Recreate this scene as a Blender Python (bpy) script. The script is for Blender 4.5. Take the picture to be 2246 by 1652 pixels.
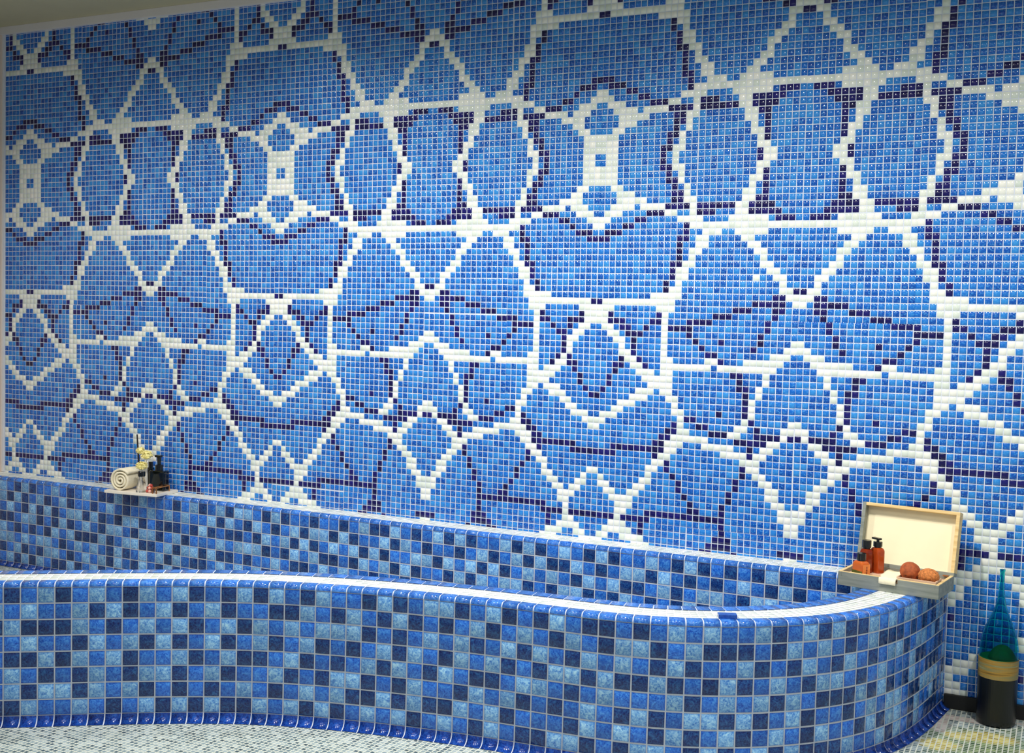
import bpy, bmesh, math, random
import numpy as np
from mathutils import Vector, Matrix

for o in list(bpy.data.objects):
    bpy.data.objects.remove(o)
scene = bpy.context.scene
COL = scene.collection
random.seed(7)
rng = np.random.default_rng(7)

# ------------------------------------------------------------------ units
# u = mosaic columns to the right, v = mosaic rows downward, z = rows into the back wall (negative towards the room)
S = 0.025
FLOOR_V = 102.4
def W(u, v, z):
    return Vector((u * S, z * S, (FLOOR_V - v) * S))

# ------------------------------------------------------------------ camera
cam_data = bpy.data.cameras.new('camera')
cam = bpy.data.objects.new('camera', cam_data)
COL.objects.link(cam)
scene.camera = cam
cam_data.sensor_width = 36.0
cam_data.lens = 36.0 * 2521.9 / 2246.0
cam_data.clip_start = 0.05
R0 = (0.8990742, -0.0242424, 0.4371245)
R1 = (0.0441357, 0.9983978, -0.0354079)
R2 = (-0.4355658, 0.0511271, 0.8987038)
def conv(d):
    return Vector((d[0], d[2], -d[1]))
cx, cy, cz = conv(R0), -conv(R1), -conv(R2)
cam.matrix_world = Matrix(((cx.x, cy.x, cz.x, 0), (cx.y, cy.y, cz.y, 0), (cx.z, cy.z, cz.z, 0), (0, 0, 0, 1)))
cam.location = W(68.926, 48.4394, -172.7318)

# ------------------------------------------------------------------ world, lights, exposure
world = bpy.data.worlds.new('world')
scene.world = world
world.use_nodes = True
world.node_tree.nodes['Background'].inputs[0].default_value = (0.80, 0.88, 1.0, 1)
world.node_tree.nodes['Background'].inputs[1].default_value = 0.42
scene.view_settings.view_transform = 'Standard'
scene.view_settings.look = 'None'
scene.view_settings.gamma = 1.0
scene.view_settings.use_curve_mapping = False
scene.view_settings.exposure = 0.0

def spot(name, u, z, watts, v=-8.6, size=2.6, radius=0.035, color=(1.0, 0.96, 0.9), tilt=(0.0, 0.0)):
    d = bpy.data.lights.new(name, 'SPOT')
    d.energy = watts
    d.spot_size = size
    d.spot_blend = 1.0
    d.shadow_soft_size = radius
    d.color = color
    o = bpy.data.objects.new(name, d)
    o.location = W(u, v, z)
    o.rotation_euler = (tilt[0], tilt[1], 0)
    COL.objects.link(o)
    return o
# recessed downlights: one row further out in the room, one small one close to the wall
for su, sw in ((-88, 92), (-30, 160), (26, 150), (84, 108)):
    spot('ceiling_spot', su, -58, sw, size=math.radians(122), tilt=(math.radians(20), 0))
spot('wall_spot', -54, -19, 12, size=math.radians(130))
# soft fill light added below the ceiling to lift the room's ambient level
ad = bpy.data.lights.new('room_fill_light', 'AREA')
ad.shape = 'RECTANGLE'
ad.size = 3.2
ad.size_y = 1.4
ad.energy = 40
ad.color = (1.0, 0.98, 0.95)
ao = bpy.data.objects.new('room_fill_light', ad)
ao.location = W(10, -8.9, -130)
COL.objects.link(ao)

# ------------------------------------------------------------------ node helpers
def new_mat(name):
    m = bpy.data.materials.new(name)
    m.use_nodes = True
    nt = m.node_tree
    return m, nt, nt.nodes['Principled BSDF']
def node(nt, t, **kw):
    n = nt.nodes.new(t)
    for k, v in kw.items():
        setattr(n, k, v)
    return n
def link(nt, a, b):
    nt.links.new(a, b)
def ramp(nt, fac, stops, interp='LINEAR'):
    r = node(nt, 'ShaderNodeValToRGB')
    r.color_ramp.interpolation = interp
    els = r.color_ramp.elements
    while len(els) < len(stops):
        els.new(0.5)
    for e, (p, c) in zip(els, stops):
        e.position = p
        e.color = (c[0], c[1], c[2], 1)
    link(nt, fac, r.inputs[0])
    return r.outputs[0]
def math_n(nt, op, a, b=None, c=None):
    n = node(nt, 'ShaderNodeMath', operation=op)
    for i, x in enumerate((a, b, c)):
        if x is None:
            continue
        if isinstance(x, (int, float)):
            n.inputs[i].default_value = x
        else:
            link(nt, x, n.inputs[i])
    return n.outputs[0]
def mix_c(nt, fac, a, b, mode='MIX'):
    n = node(nt, 'ShaderNodeMix', data_type='RGBA', blend_type=mode)
    for s, x in ((n.inputs[0], fac), (n.inputs[6], a), (n.inputs[7], b)):
        if isinstance(x, (int, float)):
            s.default_value = x
        elif isinstance(x, tuple):
            s.default_value = (x[0], x[1], x[2], 1)
        else:
            link(nt, x, s)
    return n.outputs[2]
def srgb(r, g, b):
    f = lambda c: (c / 255 / 12.92) if c / 255 <= 0.04045 else ((c / 255 + 0.055) / 1.055) ** 2.4
    return (f(r), f(g), f(b))
def plain(name, col, rough=0.5, metal=0.0, coat=0.0, bump=0.0, bscale=60.0, var=0.0):
    m, nt, p = new_mat(name)
    p.inputs['Base Color'].default_value = (*col, 1)
    p.inputs['Roughness'].default_value = rough
    p.inputs['Metallic'].default_value = metal
    p.inputs['Coat Weight'].default_value = coat
    tc = node(nt, 'ShaderNodeTexCoord')
    nz = node(nt, 'ShaderNodeTexNoise')
    nz.inputs['Scale'].default_value = bscale
    nz.inputs['Detail'].default_value = 4
    link(nt, tc.outputs['Object'], nz.inputs['Vector'])
    lo = tuple(c * (1 - var) for c in col)
    hi = tuple(min(1, c * (1 + var)) for c in col)
    link(nt, ramp(nt, nz.outputs[0], [(0.3, lo), (0.7, hi)]), p.inputs['Base Color'])
    if bump:
        b = node(nt, 'ShaderNodeBump')
        b.inputs['Strength'].default_value = bump
        b.inputs['Distance'].default_value = 0.002
        link(nt, nz.outputs[0], b.inputs['Height'])
        link(nt, b.outputs[0], p.inputs['Normal'])
    return m

def glass_tile(name, dark, mid, light, rough=0.12, glaze=None, scale=170.0, edge=0.35, spec=0.5):
    """small glazed tile: every tile its own tone (face attribute rnd), darker glaze towards its edge"""
    m, nt, p = new_mat(name)
    at = node(nt, 'ShaderNodeAttribute', attribute_name='rnd')
    base = ramp(nt, at.outputs['Fac'], [(0.0, dark), (0.5, mid), (1.0, light)])
    tc = node(nt, 'ShaderNodeTexCoord')
    uv = node(nt, 'ShaderNodeUVMap', uv_map='UVMap')
    sep = node(nt, 'ShaderNodeSeparateXYZ')
    link(nt, uv.outputs[0], sep.inputs[0])
    ax = math_n(nt, 'ABSOLUTE', math_n(nt, 'SUBTRACT', sep.outputs[0], 0.5))
    ay = math_n(nt, 'ABSOLUTE', math_n(nt, 'SUBTRACT', sep.outputs[1], 0.5))
    dist = math_n(nt, 'MAXIMUM', ax, ay)
    nz = node(nt, 'ShaderNodeTexNoise')
    nz.inputs['Scale'].default_value = scale
    nz.inputs['Detail'].default_value = 3
    link(nt, tc.outputs['Object'], nz.inputs['Vector'])
    wob = math_n(nt, 'MULTIPLY', math_n(nt, 'SUBTRACT', nz.outputs[0], 0.5), 0.25)
    e = ramp(nt, math_n(nt, 'ADD', dist, wob), [(0.25, (0, 0, 0)), (0.5, (edge, edge, edge))])
    col = mix_c(nt, e, base, dark)
    if glaze:
        g = ramp(nt, nz.outputs[0], [(0.5, (0, 0, 0)), (0.68, (0.6, 0.6, 0.6))])
        col = mix_c(nt, g, col, glaze)
    link(nt, col, p.inputs['Base Color'])
    p.inputs['Roughness'].default_value = rough
    p.inputs['Specular IOR Level'].default_value = spec
    b = node(nt, 'ShaderNodeBump')
    b.inputs['Strength'].default_value = 0.12
    b.inputs['Distance'].default_value = 0.001
    link(nt, nz.outputs[0], b.inputs['Height'])
    link(nt, b.outputs[0], p.inputs['Normal'])
    return m

def reactive_tile(name, dark, mid, vein, rough=0.14, amount=0.5):
    """larger pool tile with a reactive glaze: pale blotches and darker veins"""
    m, nt, p = new_mat(name)
    at = node(nt, 'ShaderNodeAttribute', attribute_name='rnd')
    tc = node(nt, 'ShaderNodeTexCoord')
    off = node(nt, 'ShaderNodeVectorMath', operation='SCALE')
    comb = node(nt, 'ShaderNodeCombineXYZ')
    for i in range(3):
        link(nt, at.outputs['Fac'], comb.inputs[i])
    link(nt, comb.outputs[0], off.inputs[0])
    off.inputs['Scale'].default_value = 7.0
    add = node(nt, 'ShaderNodeVectorMath', operation='ADD')
    link(nt, tc.outputs['Object'], add.inputs[0])
    link(nt, off.outputs[0], add.inputs[1])
    nz = node(nt, 'ShaderNodeTexNoise')
    nz.inputs['Scale'].default_value = 75.0
    nz.inputs['Detail'].default_value = 4
    nz.inputs['Roughness'].default_value = 0.65
    nz.inputs['Distortion'].default_value = 1.3
    link(nt, add.outputs[0], nz.inputs['Vector'])
    vo = node(nt, 'ShaderNodeTexVoronoi', feature='DISTANCE_TO_EDGE')
    vo.inputs['Scale'].default_value = 120.0
    link(nt, add.outputs[0], vo.inputs['Vector'])
    c1 = ramp(nt, nz.outputs[0], [(0.34, dark), (0.5, mid), (0.66, vein)])
    crack = ramp(nt, vo.outputs['Distance'], [(0.0, (amount, amount, amount)), (0.12, (0, 0, 0))])
    col = mix_c(nt, crack, c1, vein)
    hs = node(nt, 'ShaderNodeHueSaturation')
    link(nt, col, hs.inputs['Color'])
    link(nt, math_n(nt, 'ADD', math_n(nt, 'MULTIPLY', at.outputs['Fac'], 0.45), 0.8), hs.inputs['Value'])
    uv = node(nt, 'ShaderNodeUVMap', uv_map='UVMap')
    sep = node(nt, 'ShaderNodeSeparateXYZ')
    link(nt, uv.outputs[0], sep.inputs[0])
    ax = math_n(nt, 'ABSOLUTE', math_n(nt, 'SUBTRACT', sep.outputs[0], 0.5))
    ay = math_n(nt, 'ABSOLUTE', math_n(nt, 'SUBTRACT', sep.outputs[1], 0.5))
    e = ramp(nt, math_n(nt, 'MAXIMUM', ax, ay), [(0.38, (0, 0, 0)), (0.5, (0.6, 0.6, 0.6))])
    col2 = mix_c(nt, e, hs.outputs[0], dark)
    link(nt, col2, p.inputs['Base Color'])
    p.inputs['Roughness'].default_value = rough
    b = node(nt, 'ShaderNodeBump')
    b.inputs['Strength'].default_value = 0.25
    b.inputs['Distance'].default_value = 0.0012
    link(nt, nz.outputs[0], b.inputs['Height'])
    link(nt, b.outputs[0], p.inputs['Normal'])
    return m

M = {}
M['grout'] = plain('grout', srgb(214, 222, 236), 0.8, var=0.05, bscale=40)
M['grout_grey'] = plain('grout_grey', srgb(186, 194, 206), 0.8, var=0.06, bscale=40)
M['t_blue'] = glass_tile('mosaic_blue', srgb(10, 72, 168), srgb(22, 106, 204), srgb(52, 144, 222), glaze=srgb(80, 170, 236))
M['t_navy'] = glass_tile('mosaic_navy', srgb(14, 12, 70), srgb(20, 18, 92), srgb(26, 26, 112), edge=0.2)
M['t_white'] = glass_tile('mosaic_white', srgb(214, 226, 216), srgb(236, 242, 232), srgb(248, 248, 240), edge=0.12, rough=0.15)
M['b_light'] = reactive_tile('pool_tile_light', srgb(52, 112, 192), srgb(98, 158, 218), srgb(170, 214, 238))
M['b_mid'] = reactive_tile('pool_tile_blue', srgb(16, 64, 162), srgb(32, 98, 200), srgb(76, 146, 222))
M['b_dark'] = reactive_tile('pool_tile_navy', srgb(8, 22, 78), srgb(16, 44, 112), srgb(44, 96, 150))
M['b_edge'] = reactive_tile('pool_edge_tile', srgb(22, 70, 168), srgb(44, 106, 200), srgb(84, 144, 216), rough=0.1)
M['b_cove'] = reactive_tile('pool_cove_tile', srgb(6, 26, 96), srgb(14, 52, 142), srgb(38, 90, 180), rough=0.16)
M['r_white'] = glass_tile('rim_white', srgb(206, 214, 206), srgb(228, 234, 226), srgb(246, 246, 240), edge=0.15, rough=0.12)

# ------------------------------------------------------------------ object helpers
def link_obj(name, me, parent=None, mats=()):
    o = bpy.data.objects.new(name, me)
    COL.objects.link(o)
    for m in mats:
        me.materials.append(m)
    if parent is not None:
        o.parent = parent
    return o
def tag(o, label=None, cat=None, group=None, kind=None):
    if label: o['label'] = label
    if cat: o['category'] = cat
    if group: o['group'] = group
    if kind: o['kind'] = kind
    return o
def empty(name, loc, label, cat, rz=0.0, group=None):
    o = bpy.data.objects.new(name, None)
    COL.objects.link(o)
    o.location = loc
    o.rotation_euler = (0, 0, rz)
    o.empty_display_size = 0.05
    return tag(o, label, cat, group)

class Tiles:
    """collects tile quads (corner arrays N x 4 x 3) and builds ONE mesh with raised, bevelled tiles"""
    def __init__(self):
        self.v, self.f, self.mi, self.rn, self.uv = [], [], [], [], []
        self.n = 0
    def quads(self, P, mi, gap, bevel, height, rn=None, jit=0.0):
        P = np.asarray(P, float)
        N = len(P)
        mi = np.broadcast_to(mi, (N,))
        rn = rng.random(N) if rn is None else rn
        a, b, c, d = P[:, 0], P[:, 1], P[:, 2], P[:, 3]
        su = np.linalg.norm(b - a, axis=1)[:, None]
        sv = np.linalg.norm(d - a, axis=1)[:, None]
        nrm = np.cross(b - a, d - a)
        nrm /= np.linalg.norm(nrm, axis=1)[:, None]
        if jit:
            sh = (rng.random((N, 2)) - 0.5) * 2 * jit
            eu, ev = (b - a) / su, (d - a) / sv
            m = sh[:, :1] * eu + sh[:, 1:] * ev
            a, b, c, d = a + m, b + m, c + m, d + m
        def pt(x, y):
            return a * (1 - x) * (1 - y) + b * x * (1 - y) + c * x * y + d * (1 - x) * y
        V = np.zeros((N, 8, 3))
        for k, (g, h) in enumerate(((gap, 0.0), (gap + bevel, height))):
            gx, gy = g / su, g / sv
            V[:, k * 4 + 0] = pt(gx, gy) + nrm * h
            V[:, k * 4 + 1] = pt(1 - gx, gy) + nrm * h
            V[:, k * 4 + 2] = pt(1 - gx, 1 - gy) + nrm * h
            V[:, k * 4 + 3] = pt(gx, 1 - gy) + nrm * h
        F = np.array([[4, 5, 6, 7], [0, 1, 5, 4], [1, 2, 6, 5], [2, 3, 7, 6], [3, 0, 4, 7]])
        base = (np.arange(N) * 8 + self.n)[:, None, None]
        self.v.append(V.reshape(-1, 3))
        self.f.append((F[None] + base).reshape(-1, 4))
        self.mi.append(np.repeat(mi, 5))
        self.rn.append(np.repeat(rn, 5))
        tu = np.array([[.06, .06], [.94, .06], [.94, .94], [.06, .94]])
        bu = np.array([[0, 0], [1, 0], [1, 1], [0, 1.]])
        allu = np.vstack([bu, tu])
        self.uv.append(np.tile(allu[F].reshape(-1, 2), (N, 1)))
        self.n += N * 8
    def raw(self, V, F, mi=0, rn=0.5, uv=(0.5, 0.5)):
        V = np.asarray(V, float)
        F = np.asarray(F, int)
        self.v.append(V)
        self.f.append(F + self.n)
        self.mi.append(np.full(len(F), mi))
        self.rn.append(np.full(len(F), rn))
        self.uv.append(np.tile(np.array([uv]), (len(F) * 4, 1)))
        self.n += len(V)
    def build(self, name, mats, parent=None, smooth=False):
        me = bpy.data.meshes.new(name)
        V = np.vstack(self.v)
        F = np.vstack(self.f)
        me.vertices.add(len(V))
        me.vertices.foreach_set('co', V.ravel())
        me.loops.add(F.size)
        me.loops.foreach_set('vertex_index', F.ravel())
        me.polygons.add(len(F))
        me.polygons.foreach_set('loop_start', np.arange(len(F)) * 4)
        me.polygons.foreach_set('loop_total', np.full(len(F), 4))
        for m in mats:
            me.materials.append(m)
        me.polygons.foreach_set('material_index', np.concatenate(self.mi).astype(np.int32))
        at = me.attributes.new('rnd', 'FLOAT', 'FACE')
        at.data.foreach_set('value', np.concatenate(self.rn).astype(np.float32))
        ul = me.uv_layers.new(name='UVMap')
        ul.data.foreach_set('uv', np.vstack(self.uv).ravel())
        me.update(calc_edges=True)
        me.validate()
        o = bpy.data.objects.new(name, me)
        COL.objects.link(o)
        if parent is not None:
            o.parent = parent
        if smooth:
            me.polygons.foreach_set('use_smooth', np.ones(len(F), bool))
        return o

def WN(u, v, z):
    u, v, z = np.broadcast_arrays(np.asarray(u, float), v, z)
    return np.stack([u * S, z * S, (FLOOR_V - v) * S], -1)

def bm_obj(name, bm, mat, parent=None, smooth=False):
    me = bpy.data.meshes.new(name)
    bmesh.ops.recalc_face_normals(bm, faces=bm.faces)
    bm.to_mesh(me)
    bm.free()
    if smooth:
        for p in me.polygons:
            p.use_smooth = True
    return link_obj(name, me, parent, [mat] if not isinstance(mat, (list, tuple)) else mat)
def add_box(bm, x0, x1, y0, y1, z0, z1, bevel=0.0, mtx=None, mi=0):
    vs = [bm.verts.new((x, y, z)) for x in (x0, x1) for y in (y0, y1) for z in (z0, z1)]
    fs = []
    for q in ((0, 1, 3, 2), (4, 6, 7, 5), (0, 4, 5, 1), (2, 3, 7, 6), (0, 2, 6, 4), (1, 5, 7, 3)):
        f = bm.faces.new([vs[i] for i in q])
        f.material_index = mi
        fs.append(f)
    if bevel:
        es = list({e for f in fs for e in f.edges})
        r = bmesh.ops.bevel(bm, geom=es, offset=bevel, segments=2, affect='EDGES', profile=0.7)
        vs = list({v for f in r['faces'] for v in f.verts} | {v for v in vs if v.is_valid})
    if mtx is not None:
        bmesh.ops.transform(bm, matrix=mtx, verts=[v for v in vs if v.is_valid])
    return vs
def box_obj(name, dims, mat, parent=None, bevel=0.0, smooth=False):
    bm = bmesh.new()
    add_box(bm, *dims, bevel=bevel)
    return bm_obj(name, bm, mat, parent, smooth)
def lathe(bm, prof, seg=32, center=(0, 0), mi=0, sx=1.0, sy=1.0):
    rings = []
    for r, z in prof:
        if r < 1e-6:
            rings.append([bm.verts.new((center[0], center[1], z))])
        else:
            rings.append([bm.verts.new((center[0] + sx * r * math.cos(2 * math.pi * k / seg), center[1] + sy * r * math.sin(2 * math.pi * k / seg), z)) for k in range(seg)])
    for a, b in zip(rings, rings[1:]):
        for k in range(seg):
            k2 = (k + 1) % seg
            if len(a) == 1 and len(b) == 1: continue
            if len(a) == 1: f = bm.faces.new((a[0], b[k2], b[k]))
            elif len(b) == 1: f = bm.faces.new((a[k], a[k2], b[0]))
            else: f = bm.faces.new((a[k], a[k2], b[k2], b[k]))
            f.material_index = mi
def tube(bm, pts, r, seg=8, mi=0, cap=True):
    pts = [Vector(p) for p in pts]
    rings = []
    for i, p in enumerate(pts):
        t = (pts[min(i + 1, len(pts) - 1)] - pts[max(i - 1, 0)]).normalized()
        up = Vector((0, 0, 1)) if abs(t.z) < 0.9 else Vector((1, 0, 0))
        a = t.cross(up).normalized()
        b = t.cross(a).normalized()
        rr = r[i] if isinstance(r, (list, tuple)) else r
        rings.append([bm.verts.new(p + a * rr * math.cos(2 * math.pi * k / seg) + b * rr * math.sin(2 * math.pi * k / seg)) for k in range(seg)])
    for A, B in zip(rings, rings[1:]):
        for k in range(seg):
            f = bm.faces.new((A[k], A[(k + 1) % seg], B[(k + 1) % seg], B[k]))
            f.material_index = mi
    if cap:
        bm.faces.new(rings[0][::-1]).material_index = mi
        bm.faces.new(rings[-1]).material_index = mi

# ------------------------------------------------------------------ back wall mosaic (design read tile by tile; it repeats and mirrors)
# runs of white and of navy tiles in each row of the half repeat: first column, last column, ...
PALE = {
    23: (1, 2, 12, 12, 26, 27), 24: (0, 2, 12, 13, 25, 26), 25: (0, 2, 13, 13, 25, 25), 26: (0, 2, 13, 13, 24, 25),
    27: (2, 3, 14, 14, 24, 24), 28: (3, 5, 14, 14, 23, 24), 29: (3, 7, 14, 15, 23, 24), 30: (2, 5, 7, 10, 15, 15, 22, 23),
    31: (1, 3, 11, 12, 15, 15, 22, 23), 32: (0, 1, 13, 16, 21, 26), 33: (0, 0, 15, 31), 34: (17, 19, 22, 26),
    35: (16, 17, 23, 24), 36: (16, 17, 24, 25), 37: (15, 16, 25, 26), 38: (15, 15, 26, 26), 39: (14, 15, 26, 27),
    40: (13, 14, 27, 28), 41: (13, 14, 28, 29), 42: (13, 13, 29, 29), 43: (12, 13, 29, 30), 44: (9, 13, 30, 31),
    45: (1, 12, 31, 31), 46: (0, 2, 10, 12), 47: (0, 1, 11, 11), 48: (0, 1, 11, 11), 49: (1, 2, 11, 11),
    50: (2, 3, 11, 11), 51: (3, 4, 11, 11, 31, 31), 52: (4, 4, 11, 11, 30, 31), 53: (4, 5, 11, 11, 28, 30),
    54: (5, 6, 11, 12, 18, 19, 24, 29), 55: (6, 7, 11, 18, 20, 28), 56: (7, 9, 11, 12, 27, 27), 57: (8, 12, 27, 27),
    58: (9, 12, 26, 26), 59: (7, 9, 11, 12, 26, 26), 60: (6, 8, 12, 13, 25, 25), 61: (4, 6, 13, 13, 25, 25),
    62: (3, 4, 13, 14, 25, 25), 63: (1, 3, 14, 14, 24, 24, 31, 31), 64: (0, 1, 14, 14, 23, 24, 30, 31),
    65: (0, 0, 14, 15, 22, 23, 30, 30), 66: (13, 18, 28, 29), 67: (12, 14, 18, 22, 27, 28), 68: (12, 13, 21, 24, 26, 27),
    69: (11, 12, 24, 26), 70: (10, 11, 25, 26), 71: (9, 10, 26, 27), 72: (0, 0, 9, 9, 27, 28), 73: (1, 1, 8, 9, 28, 29),
    74: (1, 2, 7, 8, 28, 29), 75: (2, 3, 6, 7, 29, 30), 76: (3, 6, 30, 31), 77: (4, 6, 30, 31), 78: (4, 5, 31, 31),
    79: (4, 4, 31, 31), 80: (3, 5), 81: (2, 6), 82: (1, 2, 5, 8), 83: (0, 1, 7, 9, 31, 31), 84: (0, 0, 8, 8),
    85: (0, 0, 8, 9), 86: (9, 9), 93: (6, 6), 94: (6, 8), 95: (7, 9), 96: (9, 9), 97: (8, 9), 98: (7, 9)}
DEEP = {
    23: (10, 10, 25, 25), 24: (10, 11), 25: (11, 11, 26, 26), 26: (11, 12, 26, 26), 27: (12, 12, 26, 26), 28: (12, 13, 26, 26),
    29: (12, 13, 25, 26), 30: (11, 14, 16, 21, 24, 27), 31: (8, 10, 16, 18, 24, 28), 32: (6, 7, 28, 30), 33: (4, 5, 14, 14),
    34: (1, 3, 14, 14), 35: (0, 1, 13, 14), 36: (13, 13), 37: (13, 13), 38: (13, 13), 39: (12, 13), 40: (12, 12), 41: (12, 12),
    42: (11, 11), 43: (11, 11, 31, 31), 44: (28, 29), 45: (0, 0, 25, 29), 46: (22, 24, 28, 29), 47: (2, 2, 10, 10, 19, 21, 28, 28),
    48: (2, 4, 9, 10, 15, 18, 27, 27), 49: (4, 5, 8, 8, 12, 15, 27, 27), 50: (5, 7, 15, 15, 26, 26), 51: (6, 6, 16, 16, 20, 20, 26, 26),
    52: (6, 6, 17, 17, 25, 25), 53: (6, 6, 18, 19), 54: (4, 4, 7, 7, 20, 20), 55: (3, 4, 8, 8), 56: (3, 3, 22, 23), 57: (2, 2, 23, 23),
    58: (2, 2, 23, 24), 59: (1, 1, 24, 24), 60: (0, 0, 24, 24), 61: (24, 24), 62: (20, 20, 24, 24), 63: (15, 16, 25, 25),
    64: (13, 13, 17, 18, 26, 26), 65: (12, 13, 19, 21, 26, 29, 31, 31), 66: (11, 12, 23, 27), 67: (10, 11, 25, 25), 68: (3, 11, 25, 25),
    69: (0, 3, 10, 10), 70: (12, 12, 24, 24), 71: (12, 12, 24, 24), 72: (13, 13, 23, 23), 73: (14, 14, 23, 23), 74: (14, 14, 22, 22),
    75: (15, 15, 22, 22), 76: (16, 16, 21, 21), 77: (16, 17, 21, 21), 78: (9, 21), 79: (0, 3, 5, 9, 21, 21), 80: (8, 8, 21, 21),
    81: (8, 8, 20, 22), 82: (19, 22, 30, 31), 83: (18, 19, 23, 23), 88: (9, 9)}
CELL = {}
for table, k_ in ((PALE, 1), (DEEP, 2)):
    for r_, runs in table.items():
        for i_ in range(0, len(runs), 2):
            for c_ in range(runs[i_], runs[i_ + 1] + 1):
                CELL[(c_, r_)] = k_

EXTRA = {(25, 41): 1, (63, 90): 1, (63, 91): 1, (63, 95): 2}
def half_col(j):
    """column index of the half repeat for wall column j (some repeats were laid one column short)"""
    for A, left in ((-189, 31), (-126, 31), (-63, 31), (0, 31), (64, 32), (128, 32)):
        if A <= j < A + 32:
            return j - A
        if A - left <= j < A:
            d = A - 1 - j
            return d if (left == 32 or d < 5) else d + 1
    return 20
def pat(j, r):
    if (j, r) in EXTRA:
        return EXTRA[(j, r)]
    c = half_col(j)
    if r < 23:
        r = 45 - r
    return CELL.get((c, r), 0)
# the sheets were laid with very slightly uneven spacing
fu = lambda u: u + 1.47 * (u / 100 + 0.3) ** 3
fv = lambda v: v + 8.52 * (v / 100 - 0.4) ** 3
CEIL_V = -9.6
U0, U1 = -135.3, 84.0
t = Tiles()
js = np.arange(-134, 84)
rs = np.arange(-10, 101)
JJ, RR = [], []
for j in js:
    for r in rs:
        if r > 85 and fu(j) < 53.5:
            continue
        JJ.append(j)
        RR.append(r)
JJ, RR = np.array(JJ), np.array(RR)
ua, ub = fu(JJ.astype(float)), fu(JJ + 1.0)
va, vb = fv(RR.astype(float)), fv(RR + 1.0)
# whole sheets (16 x 16) sit a hair off each other
sh = rng.normal(0, 0.045, (400, 2))
sid = ((JJ + 144) // 16) * 9 + (RR + 16) // 16
du, dv = sh[sid % 400, 0], sh[sid % 400, 1]
ua, ub, va, vb = ua + du, ub + du, va + dv, vb + dv
ua = np.maximum(ua, U0 + 0.4)
Q = np.stack([WN(ua, vb, 0), WN(ub, vb, 0), WN(ub, va, 0), WN(ua, va, 0)], 1)
kind = np.array([pat(j, r) for j, r in zip(JJ, RR)])
keep = (ub - ua) > 0.4
t.quads(Q[keep], kind[keep], 0.056 * S, 0.045 * S, 0.0013, jit=0.00035)
# setting bed and the wall behind it
bmat = 3
t.raw(WN([U0 - 2, U1, U1, U0 - 2], [FLOOR_V, FLOOR_V, CEIL_V - 1, CEIL_V - 1], 0.0), [[0, 1, 2, 3]], bmat)
t.raw(WN([U0 - 2, U1, U1, U0 - 2] * 2, [FLOOR_V, FLOOR_V, CEIL_V - 1, CEIL_V - 1] * 2, [0.0] * 4 + [5.0] * 4),
      [[5, 4, 7, 6], [1, 5, 6, 2], [4, 0, 3, 7], [3, 2, 6, 7], [4, 5, 1, 0]], bmat)
wall = t.build('wall_back', [M['t_blue'], M['t_white'], M['t_navy'], M['grout']])
tag(wall, 'tall wall of small glossy blue mosaic tiles with a white and navy line pattern', 'wall', kind='structure')

# ------------------------------------------------------------------ room shell
M['plaster'] = plain('ceiling_paint', srgb(196, 190, 158), 0.9, var=0.03, bscale=6)
M['wallpaint'] = plain('left_wall_paint', srgb(228, 208, 192), 0.85, var=0.03, bscale=5)
M['trim'] = plain('trim_paint', srgb(226, 224, 224), 0.6, var=0.02, bscale=9)
M['black'] = plain('black_base', (0.004, 0.004, 0.004), 0.6, var=0.1)
def slab(name, u0, u1, v0, v1, z0, z1, mat, label=None, cat=None, bevel=0.0):
    a, b = W(u0, v1, z0), W(u1, v0, z1)
    o = box_obj(name, (min(a.x, b.x), max(a.x, b.x), min(a.y, b.y), max(a.y, b.y), a.z, b.z), mat, bevel=bevel)
    o['kind'] = 'structure'
    if label: o['label'] = label; o['category'] = cat
    return o
slab('ceiling', U0 - 6, U1 + 60, CEIL_V - 4, CEIL_V, -300, 5, M['plaster'], 'plain beige ceiling above the mosaic wall', 'ceiling')
slab('wall_left', U0 - 6, U0, CEIL_V - 4, FLOOR_V, -300, 5, M['wallpaint'], 'pale pinkish painted wall at the left end of the mosaic', 'wall')
slab('trim_1', U0, U1, CEIL_V, -8.05, -0.9, 0, M['trim'], 'narrow white cornice strip between mosaic wall and ceiling', 'trim', bevel=0.003)
slab('trim_2', U0, U0 + 0.35, CEIL_V, 83.9, -0.35, 0, M['trim'], 'thin white strip down the left edge of the mosaic wall', 'trim')
slab('baseboard_back', 54.9, U1, 100.35, FLOOR_V, -0.55, 0, M['black'], 'black skirting along the foot of the mosaic wall', 'baseboard', bevel=0.004)

# floor: small square mosaic laid in line with the wall, pale grey with green and yellow drifts to the right
m, nt, p = new_mat('floor_mosaic')
tc = node(nt, 'ShaderNodeTexCoord')
pitch = 0.66 * S
sc = node(nt, 'ShaderNodeVectorMath', operation='SCALE')
sc.inputs['Scale'].default_value = 1.0 / pitch
link(nt, tc.outputs['Object'], sc.inputs[0])
fl = node(nt, 'ShaderNodeVectorMath', operation='FLOOR')
link(nt, sc.outputs[0], fl.inputs[0])
fr = node(nt, 'ShaderNodeVectorMath', operation='FRACTION')
link(nt, sc.outputs[0], fr.inputs[0])
sp = node(nt, 'ShaderNodeSeparateXYZ')
link(nt, fr.outputs[0], sp.inputs[0])
fx_ = math_n(nt, 'ABSOLUTE', math_n(nt, 'SUBTRACT', sp.outputs[0], 0.5))
fy_ = math_n(nt, 'ABSOLUTE', math_n(nt, 'SUBTRACT', sp.outputs[1], 0.5))
joint = math_n(nt, 'GREATER_THAN', math_n(nt, 'MAXIMUM', fx_, fy_), 0.385)
wn = node(nt, 'ShaderNodeTexWhiteNoise', noise_dimensions='3D')
link(nt, fl.outputs[0], wn.inputs['Vector'])
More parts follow.
